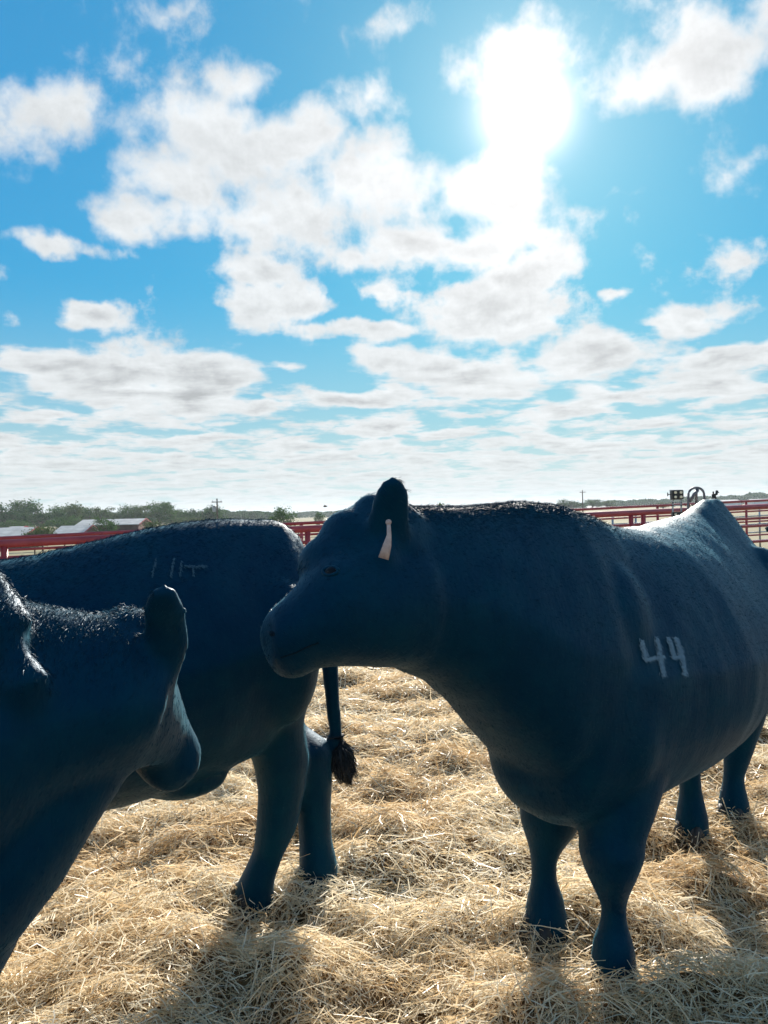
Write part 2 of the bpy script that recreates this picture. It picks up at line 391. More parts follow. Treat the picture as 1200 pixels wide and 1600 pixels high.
def finish_body(mb, root, vox=.011, smooth_it=15):
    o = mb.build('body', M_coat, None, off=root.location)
    r = o.modifiers.new('r', 'REMESH'); r.mode = 'VOXEL'; r.voxel_size = vox; r.use_smooth_shade = True
    s = o.modifiers.new('s', 'SMOOTH'); s.iterations = smooth_it; s.factor = .6
    dg = bpy.context.evaluated_depsgraph_get(); dg.update()
    me = bpy.data.meshes.new_from_object(o.evaluated_get(dg))
    o.modifiers.clear(); old = o.data; o.data = me; bpy.data.meshes.remove(old)
    nvx = len(me.vertices); co = np.empty(nvx * 3, np.float32); me.vertices.foreach_get('co', co); co = co.reshape(-1, 3)
    nn_ = np.empty(nvx * 3, np.float32); me.vertices.foreach_get('normal', nn_); nn_ = nn_.reshape(-1, 3)
    off = tuple(root.location)
    dsp = np.array([noise.noise((x * 6 + off[0], y * 6 + off[1], z * 4.5)) * .0055 + noise.noise((x * 15, y * 15, z * 6 + 5)) * .0018 + (1 - abs(noise.noise((x * 11 + 3, y * 11, z * 2.2)))) ** 6 * .0010 for x, y, z in co.tolist()], np.float32)
    co += nn_ * dsp[:, None]; me.vertices.foreach_set('co', co.ravel()); me.update()
    me.polygons.foreach_set('use_smooth', [True] * len(me.polygons))
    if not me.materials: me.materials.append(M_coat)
    o.parent = root
    return o
def surf_arrays(me):
    me.calc_loop_triangles()
    nv = len(me.vertices); co = np.empty(nv * 3, np.float32); me.vertices.foreach_get('co', co); co = co.reshape(-1, 3)
    nt_ = len(me.loop_triangles); tri = np.empty(nt_ * 3, np.int32); me.loop_triangles.foreach_get('vertices', tri)
    return co, tri.reshape(-1, 3)
def hairs(root, body, n, length, width, flow, lift=.35, where=None, name='hair', jitter=.25, curl=0, m=None):
    co, tri = surf_arrays(body.data)
    a, b_, c = co[tri[:, 0]], co[tri[:, 1]], co[tri[:, 2]]
    cr_ = np.cross(b_ - a, c - a); ar = np.linalg.norm(cr_, axis=1); nrm = cr_ / np.maximum(ar, 1e-12)[:, None]
    cen = (a + b_ + c) / 3 + np.array(root.location)
    wgt = ar.astype(float)
    if where is not None: wgt = wgt * where(cen, nrm)
    wgt /= wgt.sum()
    idx = rng.choice(len(tri), n, p=wgt)
    u = rng.uniform(0, 1, (n, 1)); v = rng.uniform(0, 1, (n, 1)); fl = (u + v) > 1; u = np.where(fl, 1 - u, u); v = np.where(fl, 1 - v, v)
    p = a[idx] * (1 - u - v) + b_[idx] * u + c[idx] * v; nn_ = nrm[idx]
    fw = np.array(flow, float); T = fw - nn_ * (nn_ @ fw)[:, None]
    T /= np.maximum(np.linalg.norm(T, axis=1), 1e-6)[:, None]
    D = T + nn_ * lift + rng.normal(0, jitter, (n, 3)); D /= np.linalg.norm(D, axis=1)[:, None]
    l = length * rng.uniform(.55, 1.25, (n, 1))
    side = np.cross(D, rng.normal(0, 1, (n, 3))); side /= np.linalg.norm(side, axis=1)[:, None]
    w = width * .5
    p = p - nn_ * .0015
    mid = p + D * l * .55 + nn_ * l * .06 + rng.normal(0, curl, (n, 3)) * l
    tip = p + D * l - nn_ * l * .12 + rng.normal(0, curl, (n, 3)) * l
    V = np.stack([p - side * w, p + side * w, mid - side * w * .75, mid + side * w * .75, tip], 1).reshape(-1, 3)
    base = (np.arange(n) * 5)[:, None]
    f = np.concatenate([base + np.array([0, 1, 3]), base + np.array([0, 3, 2]), base + np.array([2, 3, 4])], 1).reshape(-1, 3)
    return link(name, raw_mesh(name, V, f), m or M_hair, root)

def leg(mb, pts, fwd):
    """pts: (Vector, half width across, half depth fore-aft)"""
    mb.loft(pts, n=20, up=fwd)
def hoof(root, c, fwd, s=1.0):
    m = MB(); side = Vector((-fwd.y, fwd.x, 0)); z = Vector((0, 0, 1))
    for k in (-1, 1):
        b0 = c + side * k * .028 * s
        m.loft([(b0 + z * .055 * s + fwd * .0 * s, .022 * s, .034 * s), (b0 + z * .03 * s + fwd * .012 * s, .026 * s, .045 * s), (b0 - z * .02 * s + fwd * .024 * s, .029 * s, .055 * s)], n=14, up=fwd)
        m.ball(c - fwd * .05 * s + side * k * .022 * s + z * .10 * s, (.013 * s, .013 * s, .017 * s))
    return m.build('hoof', M_hoof, root, off=root.location, sm=True)
def head(mb, poll, muz, upv, s=1.0, ears=((1, None), (-1, None))):
    poll = Vector(poll); muz = Vector(muz); e = muz - poll; Lh = e.length; e.normalize()
    side = e.cross(Vector(upv)).normalized(); u = side.cross(e).normalized()
    prof = [(-.10, .075, .085, .03), (.0, .100, .115, 0), (.12, .118, .130, 0), (.3, .110, .130, .004), (.48, .085, .108, .012), (.66, .068, .086, .02), (.82, .066, .078, .020), (.95, .074, .076, .014), (1.03, .068, .066, .018), (1.075, .048, .046, .03)]
    mb.loft([(poll + e * q[0] * Lh - u * (q[2] + q[3]) * s, q[1] * s, q[2] * s) for q in prof], n=24, up=u, ex=2.3)
    mb.ball(poll + e * .02 * Lh - u * .045 * s, (.062 * s, .062 * s, .05 * s))
    for k in (-1, 1):
        mb.ball(poll + e * .30 * Lh + side * k * .098 * s - u * .085 * s, .034 * s)          # brow / eye socket
        mb.ball(poll + e * .25 * Lh + side * k * .06 * s - u * .19 * s, (.06 * s, .06 * s, .07 * s)) # cheek
        mb.ball(poll + e * .98 * Lh + side * k * .042 * s - u * .06 * s, .026 * s)            # nostril rim
    return e, side, u, Lh
def ear(mb, base, tip, face, w, th=.016):
    base = Vector(base); tip = Vector(tip); d = tip - base
    st = [(-.12, .35, 1.5), (0, .42, 1.4), (.12, .70, 1.0), (.3, .95, .9), (.5, 1, .8), (.7, .95, .75), (.82, .86, .7), (.92, .66, .6), (.97, .44, .55), (1.0, .2, .5)]
    fc = Vector(face).normalized()
    xs_ = np.linspace(-.12, 1, 30); st = [(x, np.interp(x, [q[0] for q in st], [q[1] for q in st]), np.interp(x, [q[0] for q in st], [q[2] for q in st])) for x in xs_]
    sm = [st[0]] + [(st[i][0], (st[i - 1][1] + 2 * st[i][1] + st[i + 1][1]) / 4, st[i][2]) for i in range(1, 29)] + [(1, .2, .5)]; st = sm
    mb.loft([(base + d * q[0] - fc * .012 * math.sin(math.pi * min(max(q[0], 0), 1)), w * q[1], th * q[2]) for q in st], n=18, up=fc)
def stroke(root, body, pts, w=.011, n=60, rows=4):
    """pale branded hair along a line that lies on the hide; pts = image points read off the photo"""
    co, tri = surf_arrays(body.data)
    bvh = BVHTree.FromPolygons([Vector(v) for v in co], [tuple(q) for q in tri]); V = []; F = []
    ro = Vector(root.location)
    P_ = []
    for (a, b_) in zip(pts, pts[1:]):
        k = max(2, int(n * math.dist(a, b_) / 40))
        P_ += [(a[0] + (b_[0] - a[0]) * i / k, a[1] + (b_[1] - a[1]) * i / k) for i in range(k)]
    for (px, py) in P_:
        for r_ in range(rows):
            d = ray(px + random.gauss(0, w), py + random.gauss(0, 1.2)).normalized()
            hit, nr, _, _ = bvh.ray_cast(Vector((0, 0, CAM_H)) - ro, d)
            if hit is None: continue
            if nr.dot(d) > 0: nr = -nr
            t1 = (Vector((.1, .1, -1)) - nr * Vector((.1, .1, -1)).dot(nr)).normalized()
            t1 = (t1 + Vector([random.gauss(0, .2) for _ in range(3)])).normalized()
            sd = t1.cross(nr).normalized() * .0010; l = random.uniform(.006, .013); q = hit + nr * .004
            i = len(V); V += [q - sd, q + sd, q + t1 * l + nr * .003]; F.append((i, i + 1, i + 2))
    return V, F
def brand(root, body, figures, w, rows=4, m=None):
    for strokes in figures:
        V = []; F = []
        for s_ in strokes:
            v, f = stroke(root, body, s_, w, rows=rows); k = len(V); V += v; F += [tuple(i + k for i in q) for q in f]
        me = bpy.data.meshes.new('brand_figure'); me.from_pydata([tuple(v) for v in V], [], F); link('brand_figure', me, m or M_brand, root)

ZG = -.045   # sole height, sunk in the straw
def frame(F, ang):
    f = Vector((math.cos(ang), math.sin(ang), 0)); l = Vector((-f.y, f.x, 0)); F = Vector((F[0], F[1], 0))
    return f, l, (lambda s, t_, z: F + f * s + l * t_ + Vector((0, 0, z)))
def torso(mb, Wf, st, ex=2.25, top=.22):
    mb.loft([(Wf(s, (q[0] if q else 0), (zt_ + zb) / 2), hw, (zt_ - zb) / 2, (q[1] if len(q) > 1 else top)) for (s, zt_, zb, hw, *q) in st], n=32, ex=ex, top=top, vert=True)
def foreleg(mb, root, Wf, f, foot, top_s, top_t, k=1.0, knee_f=.015, ztop=.78):
    foot = Vector((foot[0], foot[1], ZG)); tp = Wf(top_s, top_t, ztop)
    def at(z, df=0): 
        a = (z - ZG) / (ztop - ZG); q = foot.lerp(tp, a); q.z = z; return q + f * df
    pr = [(ztop, .13, .17, -.02), (.62, .115, .14, -.01), (.50, .095, .105, 0), (.41, .082, .085, .01), (.34, .080, .080, .018), (.27, .062, .062, .012), (.19, .045, .047, 0), (.12, .050, .054, -.004), (.07, .060, .064, 0), (.02, .060, .066, .018), (ZG + .005, .064, .076, .03)]
    leg(mb, [(at(z, df), a * k, b_ * k) for z, a, b_, df in pr], f)
    hoof(root, foot + Vector((0, 0, .02)) + f * .03, f, 1.08 * k)
def hindleg(mb, root, Wf, f, foot, hip_s, hip_t, k=1.0, hock_back=.0, ztop=.85, hz=.44):
    foot = Vector((foot[0], foot[1], ZG)); tp = Wf(hip_s, hip_t, ztop)
    hock = foot.lerp(tp, .35); hock = Vector((foot.x, foot.y, 0)) * .75 + Vector((tp.x, tp.y, 0)) * .25; hock -= f * (.07 + hock_back); hock.z = hz
    def lp(a, b_, t_): return a.lerp(b_, t_)
    pts = [(tp, .15, .24), (lp(tp, hock, .3) + f * .05, .13, .19), (lp(tp, hock, .6) + f * .035, .095, .125), (lp(tp, hock, .85) + f * .01, .065, .082), (hock + Vector((0, 0, .0)), .056, .076),
           (lp(hock, foot, .22), .050, .066), (lp(hock, foot, .45) - f * .004, .044, .052), (lp(hock, foot, .66), .045, .052), (lp(hock, foot, .8), .056, .062), (lp(hock, foot, .92) + f * .015, .057, .064), (foot + f * .03 + Vector((0, 0, .004)), .062, .075)]
    leg(mb, [(a, b_ * k, c * k) for a, b_, c in pts], f)
    hoof(root, foot + Vector((0, 0, .02)) + f * .03, f, 1.08 * k)

def pleg(mb, root, pts, f, k=1.06, aspect=1.12):
    """leg read off the photo: (image x, y, distance, width in image px)"""
    st = [(P(x, y, Y), w / 2 / 1200 * Y * k, w / 2 / 1200 * Y * k * aspect) for x, y, Y, w in pts]
    q = st[-1][0].copy(); q.z = ZG; st.append((q, st[-1][1], st[-1][2]))
    mb.loft(st, n=20, up=Vector((0, 1, 0)))
    hoof(root, q + Vector((0, 0, .02)) + f * .02, f, 1.15)
def fp(px, py):  # ground point seen at an image point
    d = ray(px, py); t_ = (CAM_H + .0) / -d.z; return (d.x * t_, d.y * t_)

# ---- cow with the 44 brand -----------------------------------------------------------------
lf = fp(961, 1532); rf = fp(852, 1452); rh = fp(1084, 1302); lh = fp(1148, 1274)
Fc = ((lf[0] + rf[0]) / 2, (lf[1] + rf[1]) / 2); Hc = ((lh[0] + rh[0]) / 2, (lh[1] + rh[1]) / 2)
ang44 = math.atan2(Fc[1] - Hc[1], Fc[0] - Hc[0])
f, l, Wf = frame(Fc, ang44); LB = math.dist(Fc, Hc)
c44 = tag(empty('cow', (Fc[0], Fc[1], 0)), 'large black cow branded 44 with a pale tag in its upright ear', 'cow', 'black cattle in the straw pen')
mb = MB()
torso(mb, Wf, [(-LB - .28, 1.22, .86, .08, 0, .3), (-LB - .24, 1.345, .76, .19, 0, .6), (-LB - .12, 1.43, .66, .275, 0, .84), (-LB + .04, 1.425, .60, .33, 0, .80), (-LB + .22, 1.37, .54, .365, 0, .6), (-LB + .42, 1.345, .49, .40, 0, .45), (-LB + .64, 1.325, .455, .43, 0, .35), (-LB + .86, 1.32, .45, .43, 0, .3), (-LB + 1.04, 1.34, .44, .385, 0, .4), (-.08, 1.375, .43, .34, 0, .5), (.06, 1.38, .42, .30, 0, .45), (.20, 1.34, .50, .23), (.28, 1.2, .62, .13)])
N_ = [P(1010, 985, 2.62), P(975, 995, 2.54), P(925, 1005, 2.43), P(868, 1010, 2.33), P(815, 1003, 2.26), P(765, 975, 2.19), P(715, 948, 2.12), P(665, 928, 2.06), P(620, 920, 2.01), P(585, 915, 1.97)]
hh = [.20, .31, .40, .43, .415, .345, .275, .232, .212, .18]; hw = [.10, .17, .225, .26, .255, .23, .20, .175, .155, .13]
mb.loft([(p, a, b_) for p, a, b_ in zip(N_, hw, hh)], n=28, ex=2.2, top=.35, vert=True)
mb.ball(P(850, 1170, 2.35), (.17, .18, .20)); mb.ball(P(880, 1225, 2.42), (.17, .18, .11))

mb.ball(Wf(.03, .10, .98), (.17, .17, .28)); mb.ball(Wf(.03, .17, .78), (.13, .13, .24)); mb.ball(Wf(.03, -.19, .85), (.14, .14, .28))
mb.ball(Wf(-LB - .02, .19, .92), (.15, .15, .30)); mb.ball(Wf(-LB - .02, -.19, .92), (.15, .15, .30))
pleg(mb, c44, [(985, 1120, 2.38, 130), (978, 1200, 2.34, 112), (968, 1265, 2.31, 98), (958, 1300, 2.30, 92), (955, 1332, 2.29, 96), (955, 1362, 2.28, 76), (957, 1392, 2.28, 48), (959, 1415, 2.28, 34), (959, 1442, 2.28, 38), (958, 1470, 2.28, 58), (959, 1510, 2.27, 68)], f)
pleg(mb, c44, [(868, 1180, 2.62, 110), (862, 1250, 2.60, 96), (857, 1290, 2.59, 82), (853, 1315, 2.58, 58), (850, 1340, 2.57, 40), (850, 1372, 2.57, 38), (852, 1400, 2.57, 52), (852, 1440, 2.56, 66)], f)
pleg(mb, c44, [(1105, 1050, 3.36, 90), (1088, 1130, 3.32, 60), (1076, 1200, 3.3, 31), (1079, 1240, 3.3, 32), (1082, 1285, 3.29, 46)], f)
pleg(mb, c44, [(1165, 1040, 3.52, 90), (1160, 1120, 3.5, 58), (1153, 1175, 3.48, 38), (1146, 1215, 3.47, 28), (1146, 1258, 3.46, 43)], f)
# tail
tl = [Wf(-LB - .24, 0, 1.33), Wf(-LB - .33, 0, 1.24), Wf(-LB - .35, 0, 1.0), Wf(-LB - .34, 0, .7), Wf(-LB - .33, 0, .5)]
mb.tube(tl, [.04, .032, .025, .02, .016])
poll = P(575, 775, 1.98); muz = P(402, 972, 1.80)
e44, s44, u44, L44 = head(mb, poll, muz, (-.55, -.30, .8), 1.12)
mb.loft([(P(421, 1000, 1.80), .05, .062), (P(455, 985, 1.82), .075, .085), (P(510, 955, 1.85), .11, .135), (P(570, 945, 1.91), .125, .155), (P(640, 940, 1.99), .14, .17)], n=22, vert=True)
ear(mb, P(601, 884, 1.89), P(617, 743, 1.84), (.15, -1, .1), .055, .024)
ear(mb, P(625, 845, 2.11), P(676, 800, 2.22), (.1, -1, .5), .04, .017)
mb.ball(P(526, 882, 1.92), (.10, .085, .085)); mb.ball(P(548, 842, 1.95), (.085, .08, .08))
b44 = finish_body(mb, c44)
def surf_hit(root, body, px, py):
    co, tri = surf_arrays(body.data); ro = Vector(root.location)
    bvh = BVHTree.FromPolygons([Vector(v) for v in co], [tuple(q) for q in tri])
    h_, n_, _, _ = bvh.ray_cast(Vector((0, 0, CAM_H)) - ro, ray(px, py).normalized()); return h_, n_
def set_eye(root, body, px, py, r_=.021):
    co, tri = surf_arrays(body.data); ro = Vector(root.location)
    bvh = BVHTree.FromPolygons([Vector(v) for v in co], [tuple(q) for q in tri])
    d = ray(px, py).normalized(); hit, nr, _, _ = bvh.ray_cast(Vector((0, 0, CAM_H)) - ro, d)
    ey = MB().ball(hit - nr * r_ * .62, r_).build('eye', M_eye, root, sm=True)
    q = nr.to_track_quat('Z', 'Y').to_matrix(); m = MB()
    pts = [hit + q @ Vector((math.cos(a) * r_ * 1.1, math.sin(a) * r_ * .62, -.001)) for a in [i * math.pi / 10 for i in range(21)]]
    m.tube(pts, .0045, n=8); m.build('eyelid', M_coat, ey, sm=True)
set_eye(c44, b44, 516, 892, .018)
h_, n_ = surf_hit(c44, b44, 424, 990); q_ = n_.to_track_quat('Z', 'Y').to_matrix()
M_nose = noisy(mat('nose_leather', (.02, .025, .03), .6, .1), (.0005, .010, .020), (.002, .018, .032), 90, 6, .6, 160)
MB().ball(h_ - n_ * .004, (.016, .009, .006), q_).build('nostril', M_nose, c44, sm=True)
hs = [surf_hit(c44, b44, x_, y_) for x_, y_ in ((420, 1024), (440, 1027), (462, 1020), (482, 1010), (498, 1004))]
MB().tube([a_ for a_, b_ in hs if a_ is not None], .0022, n=6).build('mouth', M_nose, c44, sm=True)
MB().ball(poll + e44 * .30 * L44 + s44 * .112 - u44 * .085, .021).build('eye', M_eye, c44, off=c44.location, sm=True)
g = MB(); tp = [P(607, 812, 1.79), P(608, 836, 1.785), P(605, 852, 1.78), P(599, 873, 1.778)]
g.loft([(tp[0], .004, .002), (tp[1], .0055, .002), (tp[2], .010, .002), (tp[3], .0125, .002)], n=8, up=Vector((0, -1, .1)))
g.ball(P(607, 816, 1.79), (.007, .005, .007))
g.build('ear_tag', M_tag, c44, off=c44.location, sm=True)
cr0 = lambda c, n_: ((n_[:, 2] > .25) * (c[:, 1] < 2.45) * (c[:, 2] > 1.25)).astype(float) + .0001
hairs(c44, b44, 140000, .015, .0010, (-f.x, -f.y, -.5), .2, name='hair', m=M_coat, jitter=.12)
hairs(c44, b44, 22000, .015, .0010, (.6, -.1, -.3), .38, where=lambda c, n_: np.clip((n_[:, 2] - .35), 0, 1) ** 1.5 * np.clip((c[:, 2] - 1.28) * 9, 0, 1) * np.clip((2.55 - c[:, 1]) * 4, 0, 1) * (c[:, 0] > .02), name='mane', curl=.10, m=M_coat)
mb = MB().tube([tl[-1], Wf(-LB - .33, 0, .38), Wf(-LB - .33, 0, .2)], [.02, .05, .015]); mb.build('tail_switch', M_tailhair, c44, off=c44.location, sm=True)
brand(c44, b44, [[[(1001, 1000), (1004, 1018), (1008, 1032)], [(1008, 1030), (1022, 1027), (1036, 1026)], [(1023, 996), (1028, 1015), (1031, 1035), (1035, 1056)]],
                 [[(1042, 996), (1048, 1014), (1051, 1028)], [(1051, 1027), (1066, 1026)], [(1053, 996), (1060, 1013), (1064, 1030), (1068, 1055)]]], 2.0, 4)

# ---- cow behind on the left, seen from its haunch -------------------------------------------
lh2 = fp(402, 1402); rh2 = fp(502, 1372)
H2 = ((lh2[0] + rh2[0]) / 2, (lh2[1] + rh2[1]) / 2)
a2 = R(180 + 33); f2 = Vector((math.cos(a2), math.sin(a2), 0)); F2 = (H2[0] + f2.x * 1.25, H2[1] + f2.y * 1.25)
f, l, Wf = frame(F2, a2); LB = 1.25
c2 = tag(empty('cow', (F2[0], F2[1], 0)), 'black cow seen side on behind the other two, tail hanging clear', 'cow', 'black cattle in the straw pen')
mb = MB()
torso(mb, Wf, [(-LB - .10, 1.22, .84, .10), (-LB - .06, 1.325, .74, .19, 0, .5), (-LB + .02, 1.375, .64, .255, 0, .5), (-LB + .16, 1.385, .54, .29, 0, .5), (-LB + .36, 1.38, .49, .34, 0, .45), (-LB + .62, 1.335, .47, .38, 0, .4), (-LB + .86, 1.285, .47, .38, 0, .4), (-LB + 1.06, 1.27, .47, .34, 0, .4), (0, 1.27, .47, .30, 0, .4), (.16, 1.26, .48, .25), (.28, 1.2, .56, .2), (.36, 1.1, .68, .12)])

mb.ball(Wf(-LB + .10, .18, .92), (.14, .14, .26)); mb.ball(Wf(-LB + .12, -.18, .92), (.14, .14, .26))
mb.ball(Wf(.0, .16, 1.0), (.16, .16, .26)); mb.ball(Wf(.0, -.16, 1.0), (.16, .16, .26))
mb.ball(Wf(-LB + .42, .05, .52), (.16, .14, .07))
lf2 = Wf(.0, .16, 0); rf2 = Wf(.1, -.16, 0)
foreleg(mb, c2, Wf, f, (lf2.x, lf2.y), -.02, .18); foreleg(mb, c2, Wf, f, (rf2.x, rf2.y), .03, -.17)
pleg(mb, c2, [(428, 1060, 2.80, 125), (428, 1130, 2.80, 90), (440, 1190, 2.82, 82), (439, 1240, 2.82, 68), (433, 1285, 2.82, 60), (419, 1335, 2.81, 46), (407, 1365, 2.80, 50), (398, 1390, 2.80, 60)], f)
pleg(mb, c2, [(428, 1060, 2.98, 110), (438, 1120, 2.98, 74), (445, 1150, 2.98, 64), (478, 1182, 2.97, 78), (487, 1222, 2.96, 62), (490, 1265, 2.95, 50), (492, 1310, 2.95, 48), (497, 1350, 2.94, 56)], f)
mb.ball(P(497, 1184, 2.96), (.056, .06, .052)); mb.ball(P(500, 1178, 2.96), (.036, .045, .038))
nk = [Wf(.05, 0, .98), Wf(.25, -.03, 1.0), Wf(.42, -.08, 1.0), Wf(.58, -.14, .98), Wf(.70, -.2, .96)]
mb.loft([(p, a, b_) for p, a, b_ in zip(nk, [.24, .21, .17, .14, .11], [.32, .27, .21, .17, .14])], n=24, top=.3)
pl2 = Wf(.66, -.2, 1.10); mz2 = Wf(1.02, -.36, .84)
e_, s_, u_, Lh_ = head(mb, pl2, mz2, (0, 0, 1), 1.0)
for k in (-1, 1): ear(mb, pl2 + s_ * k * .08 - u_ * .03, pl2 + s_ * k * .25 - u_ * .05, e_, .04)
T2 = [P(505, 905, 3.02), P(507, 950, 3.05), P(511, 1010, 3.05), P(517, 1060, 3.04), P(521, 1110, 3.03), P(525, 1150, 3.02), P(530, 1180, 3.02)]
mb.tube(T2, [.05, .042, .036, .032, .030, .028, .024])
b2 = finish_body(mb, c2)
for k in (-1, 1): MB().ball(pl2 + e_ * .30 * Lh_ + s_ * k * .105 - u_ * .08, .02).build('eye', M_eye, c2, off=c2.location, sm=True)
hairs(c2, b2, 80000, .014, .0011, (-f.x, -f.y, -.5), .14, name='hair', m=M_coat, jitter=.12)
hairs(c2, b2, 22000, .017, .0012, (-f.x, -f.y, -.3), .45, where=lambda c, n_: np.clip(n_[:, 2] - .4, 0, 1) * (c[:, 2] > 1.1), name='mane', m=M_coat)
sw = [P(527, 1150, 3.02), P(531, 1172, 3.02), P(535, 1192, 3.01), P(541, 1206, 3.0), P(545, 1217, 3.0)]
swo = MB().tube(sw, [.03, .042, .046, .036, .010]).build('tail_switch', M_tailhair, c2, off=c2.location, sm=True)
hairs(c2, swo, 3200, .05, .002, (.12, 0, -1), .10, name='tail_hair', m=M_tailhair, jitter=.12).parent = swo
brand(c2, b2, [[[(243, 876), (239, 890), (237, 901)]], [[(271, 873), (268, 888), (266, 903)]], [[(283, 878), (280, 900)], [(287, 885), (300, 886), (322, 885)], [(300, 888), (302, 900)]]], .8, 2, M_faint)

# ---- nearest cow at the left edge, head turned into the picture ------------------------------
a3 = R(20); F3 = (-.98, 1.38)
f, l, Wf = frame(F3, a3); LB = 1.3
c3 = tag(empty('cow', (F3[0], F3[1], 0)), 'nearest black cow at the left edge with shaggy neck hair and one rounded ear', 'cow', 'black cattle in the straw pen')
mb = MB()
torso(mb, Wf, [(-LB - .22, 1.1, .84, .10), (-LB - .1, 1.28, .66, .25), (-LB + .14, 1.31, .56, .29), (-LB + .5, 1.27, .47, .37), (-LB + .86, 1.25, .45, .38), (0 - .1, 1.28, .45, .31), (.1, 1.27, .46, .26), (.22, 1.2, .50, .2), (.28, 1.05, .6, .12)])
nk = [P(-70, 1130, 1.42), P(10, 1112, 1.45), P(80, 1098, 1.47), P(140, 1088, 1.49), P(190, 1080, 1.51), P(235, 1085, 1.54)]
mb.loft([(p, a, b_) for p, a, b_ in zip(nk, [.25, .22, .18, .155, .14, .12], [.32, .245, .195, .165, .145, .12])], n=26, top=.3, ex=2.1)
mb.loft([(P(158, 1150, 1.49), .08, .085), (P(95, 1220, 1.46), .10, .105), (P(15, 1310, 1.42), .12, .13), (P(-70, 1405, 1.38), .13, .14)], n=20)
mb.loft([(P(-32, 890, 1.40), .03, .03), (P(8, 985, 1.315), .055, .045), (P(28, 1060, 1.30), .055, .04), (P(30, 1150, 1.32), .03, .03)], n=14)
pl3 = P(236, 966, 1.54); mz3 = P(330, 1172, 1.68)
e3, s3, u3, L3 = head(mb, pl3, mz3, (.75, .1, .6), .90)
mb.loft([(P(150, 1080, 1.50), .13, .15), (P(195, 1085, 1.51), .125, .15), (P(225, 1095, 1.54), .085, .13), (P(250, 1115, 1.58), .055, .11), (P(272, 1140, 1.63), .035, .07)], n=22, vert=True)
ear(mb, P(262, 1052, 1.50), P(254, 914, 1.40), (.25, -1, .1), .045, .022)
ear(mb, pl3 - s3 * .07 - u3 * .12, pl3 - s3 * .17 - u3 * .24, e3, .034)
mb.ball(P(195, 1130, 1.52), (.05, .08, .10))
for k, (s0, t0) in enumerate([(.02, .17), (-.02, -.17)]):
    q = Wf(s0, t0, 0); foreleg(mb, c3, Wf, f, (q.x, q.y), 0, t0)
for k, (s0, t0) in enumerate([(-LB, .16), (-LB + .1, -.16)]):
    q = Wf(s0, t0, 0); hindleg(mb, c3, Wf, f, (q.x, q.y), -LB, t0)
mb.tube([Wf(-LB - .2, 0, 1.2), Wf(-LB - .3, 0, 1.1), Wf(-LB - .3, 0, .6)], [.04, .03, .02])
b3 = finish_body(mb, c3)
for k in (-1, 1): MB().ball(pl3 + e3 * .30 * L3 + s3 * k * .105 - u3 * .08, .02).build('eye', M_eye, c3, off=c3.location, sm=True)
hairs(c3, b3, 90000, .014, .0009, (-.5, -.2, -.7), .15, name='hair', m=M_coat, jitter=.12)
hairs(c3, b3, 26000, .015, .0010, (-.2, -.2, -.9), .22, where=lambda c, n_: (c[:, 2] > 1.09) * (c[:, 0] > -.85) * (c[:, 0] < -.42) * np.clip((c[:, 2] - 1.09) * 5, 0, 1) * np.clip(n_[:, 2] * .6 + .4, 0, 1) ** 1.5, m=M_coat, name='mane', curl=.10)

# ---- cow past the right edge, only its poll shows over the rump -------------------------------
a4 = R(180 + 10); F4 = (2.75, 4.2)
f, l, Wf = frame(F4, a4); LB = 1.3
c4 = tag(empty('cow', (F4[0], F4[1], 0)), 'black cow mostly out of frame, curly poll showing behind the branded rump', 'cow', 'black cattle in the straw pen')
mb = MB()
torso(mb, Wf, [(-LB - .22, 1.1, .84, .10), (-LB - .1, 1.28, .66, .25), (-LB + .14, 1.31, .56, .29), (-LB + .5, 1.27, .5, .37), (-LB + .86, 1.25, .48, .38), (0 - .1, 1.28, .48, .31), (.1, 1.27, .5, .26), (.22, 1.2, .55, .2), (.28, 1.05, .65, .12)])
nk = [Wf(.05, 0, 1.0), Wf(.25, -.0, 1.04), Wf(.40, .0, 1.07), Wf(.52, .0, 1.09)]
mb.loft([(p, a, b_) for p, a, b_ in zip(nk, [.22, .18, .14, .11], [.28, .22, .17, .13])], n=24, top=.3)
pl4 = Wf(.50, .02, 1.235); mz4 = Wf(.80, .16, .94)
e_, s_, u_, Lh_ = head(mb, pl4, mz4, (0, 0, 1), 1.0)
for k in (-1, 1): ear(mb, pl4 + s_ * k * .08 - u_ * .03, pl4 + s_ * k * .24 + u_ * .03, e_, .045)
for (s0, t0) in [(.02, .17), (-.02, -.17)]:
    q = Wf(s0, t0, 0); foreleg(mb, c4, Wf, f, (q.x, q.y), 0, t0)
for (s0, t0) in [(-LB, .16), (-LB + .1, -.16)]:
    q = Wf(s0, t0, 0); hindleg(mb, c4, Wf, f, (q.x, q.y), -LB, t0)
b4 = finish_body(mb, c4, .014)
for k in (-1, 1): MB().ball(pl4 + e_ * .30 * Lh_ + s_ * k * .105 - u_ * .08, .02).build('eye', M_eye, c4, off=c4.location, sm=True)
hairs(c4, b4, 30000, .03, .002, (.6, -.2, -.4), .5, name='hair', where=lambda c, n_: (c[:, 2] > 1.0) + .1, curl=.15)

